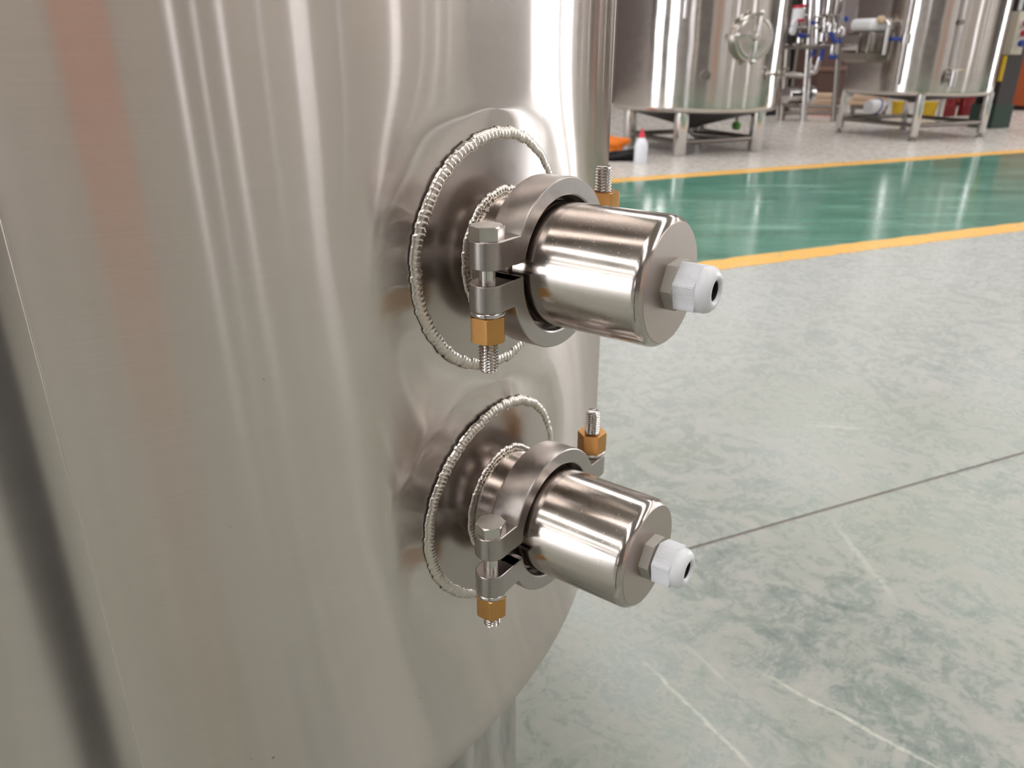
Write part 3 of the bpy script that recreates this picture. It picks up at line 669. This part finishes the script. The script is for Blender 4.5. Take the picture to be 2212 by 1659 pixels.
# white pump with a blue strap, yellow pails, red drums
wp = thing_at('white_pump', 1885, 258, 'white cylindrical pump with a blue strap under the right tank', 'pump', dist=None)
MB().lathe([(-.13, .0), (-.13, .08), (-.11, .1), (.08, .1), (.1, .065), (.14, .065), (.14, 0)], 32, 'X', (0, 0, .17)).build('pump_body', 'white', wp)
MB().tube([(.02 + .04 * math.sin(q), .104 * math.cos(q), .17 + .104 * math.sin(q)) for q in [PI * k / 12 - PI for k in range(25)]], .01, 8, False).build('strap', 'blue', wp)
for s in (-1, 1): MB().box((s * .08, 0, .035), (.04, .15, .07), .005).build('pump_foot', 'dull', wp, False)
def pail(px, py, label):
    e = thing_at('yellow_pail', px, py, label, 'pail', 'yellow pails')
    MB().lathe([(0, .0), (0, .075), (.015, .082), (.19, .098), (.195, .105), (.21, .105), (.21, .095)], 32).build('pail_body', 'yellow', e)
    MB().lathe([(.205, .103), (.218, .103), (.222, .095), (.222, 0)], 32).build('pail_lid', 'yellow', e)
    return e
pail(1938, 253, 'yellow pail standing behind the near leg of the right tank, on its left')
pail(2004, 254, 'yellow pail just right of the near leg of the right tank')
for px, lab in ((2044, 'dark red drum behind the right tank, left one of the pair'), (2082, 'dark red drum behind the right tank, right one of the pair')):
    e = thing_at('red_drum', px, 254, lab, 'drum', 'dark red drums')
    MB().lathe([(0, .0), (0, .1), (.012, .105), (.16, .102), (.17, .107), (.18, .102), (.36, .102), (.37, .107), (.38, .102), (.52, .102), (.53, .106), (.53, .096), (.52, .09), (.52, 0)], 40).build('drum_body', 'darkred', e)
    MB().lathe([(.52, .02), (.535, .02), (.535, 0)], 16, org=(.05, 0, 0)).build('bung', 'dull', e)
rk = thing_at('tube_rack', 2066, 262, 'grey steel tube stand round the dark red drums', 'rack')
for s in (-1, 1): MB().box((s * .42, -.05, .35), (.05, .05, .7), .004).build('post', 'pipe', rk, False)
MB().box((0, -.05, .05), (.84, .05, .05), .004).build('rail', 'pipe', rk, False)
MB().box((0, -.05, .69), (.84, .05, .04), .004).build('rail', 'pipe', rk, False)
# column with control box, orange container
cp = on_floor(2160, 277); cu_, cw_ = cp.dot(E1), cp.dot(E2)
column(cu_, cw_ + .17, 'dark steel column with green base right of the tanks')
column(cu_ - 12, cw_ + .17, 'dark steel column in line with the tank row, out to the left')
ps = tag(MB().lathe([(0, 0), (0, .06), (.01, .06), (.014, .036), (2.2, .036), (2.2, 0)], 24).build('viewer_stand_in', 'black', None, loc=(-.143, -.125, 0)), 'unseen dark post standing in for the viewer mirrored in the near tank', 'post')  # added post, gives the dark band of the viewer reflected in the tank
def at_w(px, py, ww):
    d = ray(px, py); return Vector((0, 0, H)) + d * (ww / d.dot(E2))
cbp = at_w(2185, 72, cw_ + .17 - .1525 - .022)
bx = empty('control_box', (cbp.x, cbp.y, cbp.z), HA, 'beige control box with two red buttons and a blue one on the dark column', 'control box')
MB().box((0, -.05, 0), (.2, .14, .47), .012).build('box_body', 'beigebox', bx)
for z, m in ((.11, 'redbutton'), (.0, 'redbutton'), (-.11, 'blue')):
    b = MB().lathe([(0, .046), (-.02, .046), (-.02, 0)], 24, 'Y', (-.01, -.12, z)).build('glare_ring', 'white', bx)  # white ring stands in for the glare on each button
    MB().lathe([(-.02, .036), (-.06, .04), (-.075, .03), (-.075, 0)], 24, 'Y', (-.01, -.12, z)).build('button', m, b)
MB().tube([(.0, -.03, .25), (.0, -.03, .75)], .02, 10).build('conduit', 'white', bx)
MB().tube([(-.05, -.03, -.25), (-.05, -.03, -.33)], .03, 10).build('cable_entry', 'black', bx)
oc = on_floor(2290, 236); ob_ = empty('orange_container', (oc.x, oc.y, 0), HA, 'orange brown steel container at the right edge of the view', 'container')
MB().box((.2, .8, .62), (2.2, 1.6, 1.1), .01).build('container_body', 'orangepaint', ob_)
MB().box((.2, -.02, .16), (2.24, .06, .06), .004).build('trim_rail', 'white', ob_)
for s in (-1, 1): MB().box((.2 + s * .9, .8, .04), (.2, 1.5, .08), .004).build('skid_foot', 'darksteel', ob_)
yh = at_dist(2165, 148, 11.5); yo = MB().tube([(0, 0, -.14), (0, 0, .14)], .025, 12).build('yellow_tube', 'yellow', None, loc=yh); tag(yo, 'yellow tube fixed on the dark column behind the right tank', 'tube')
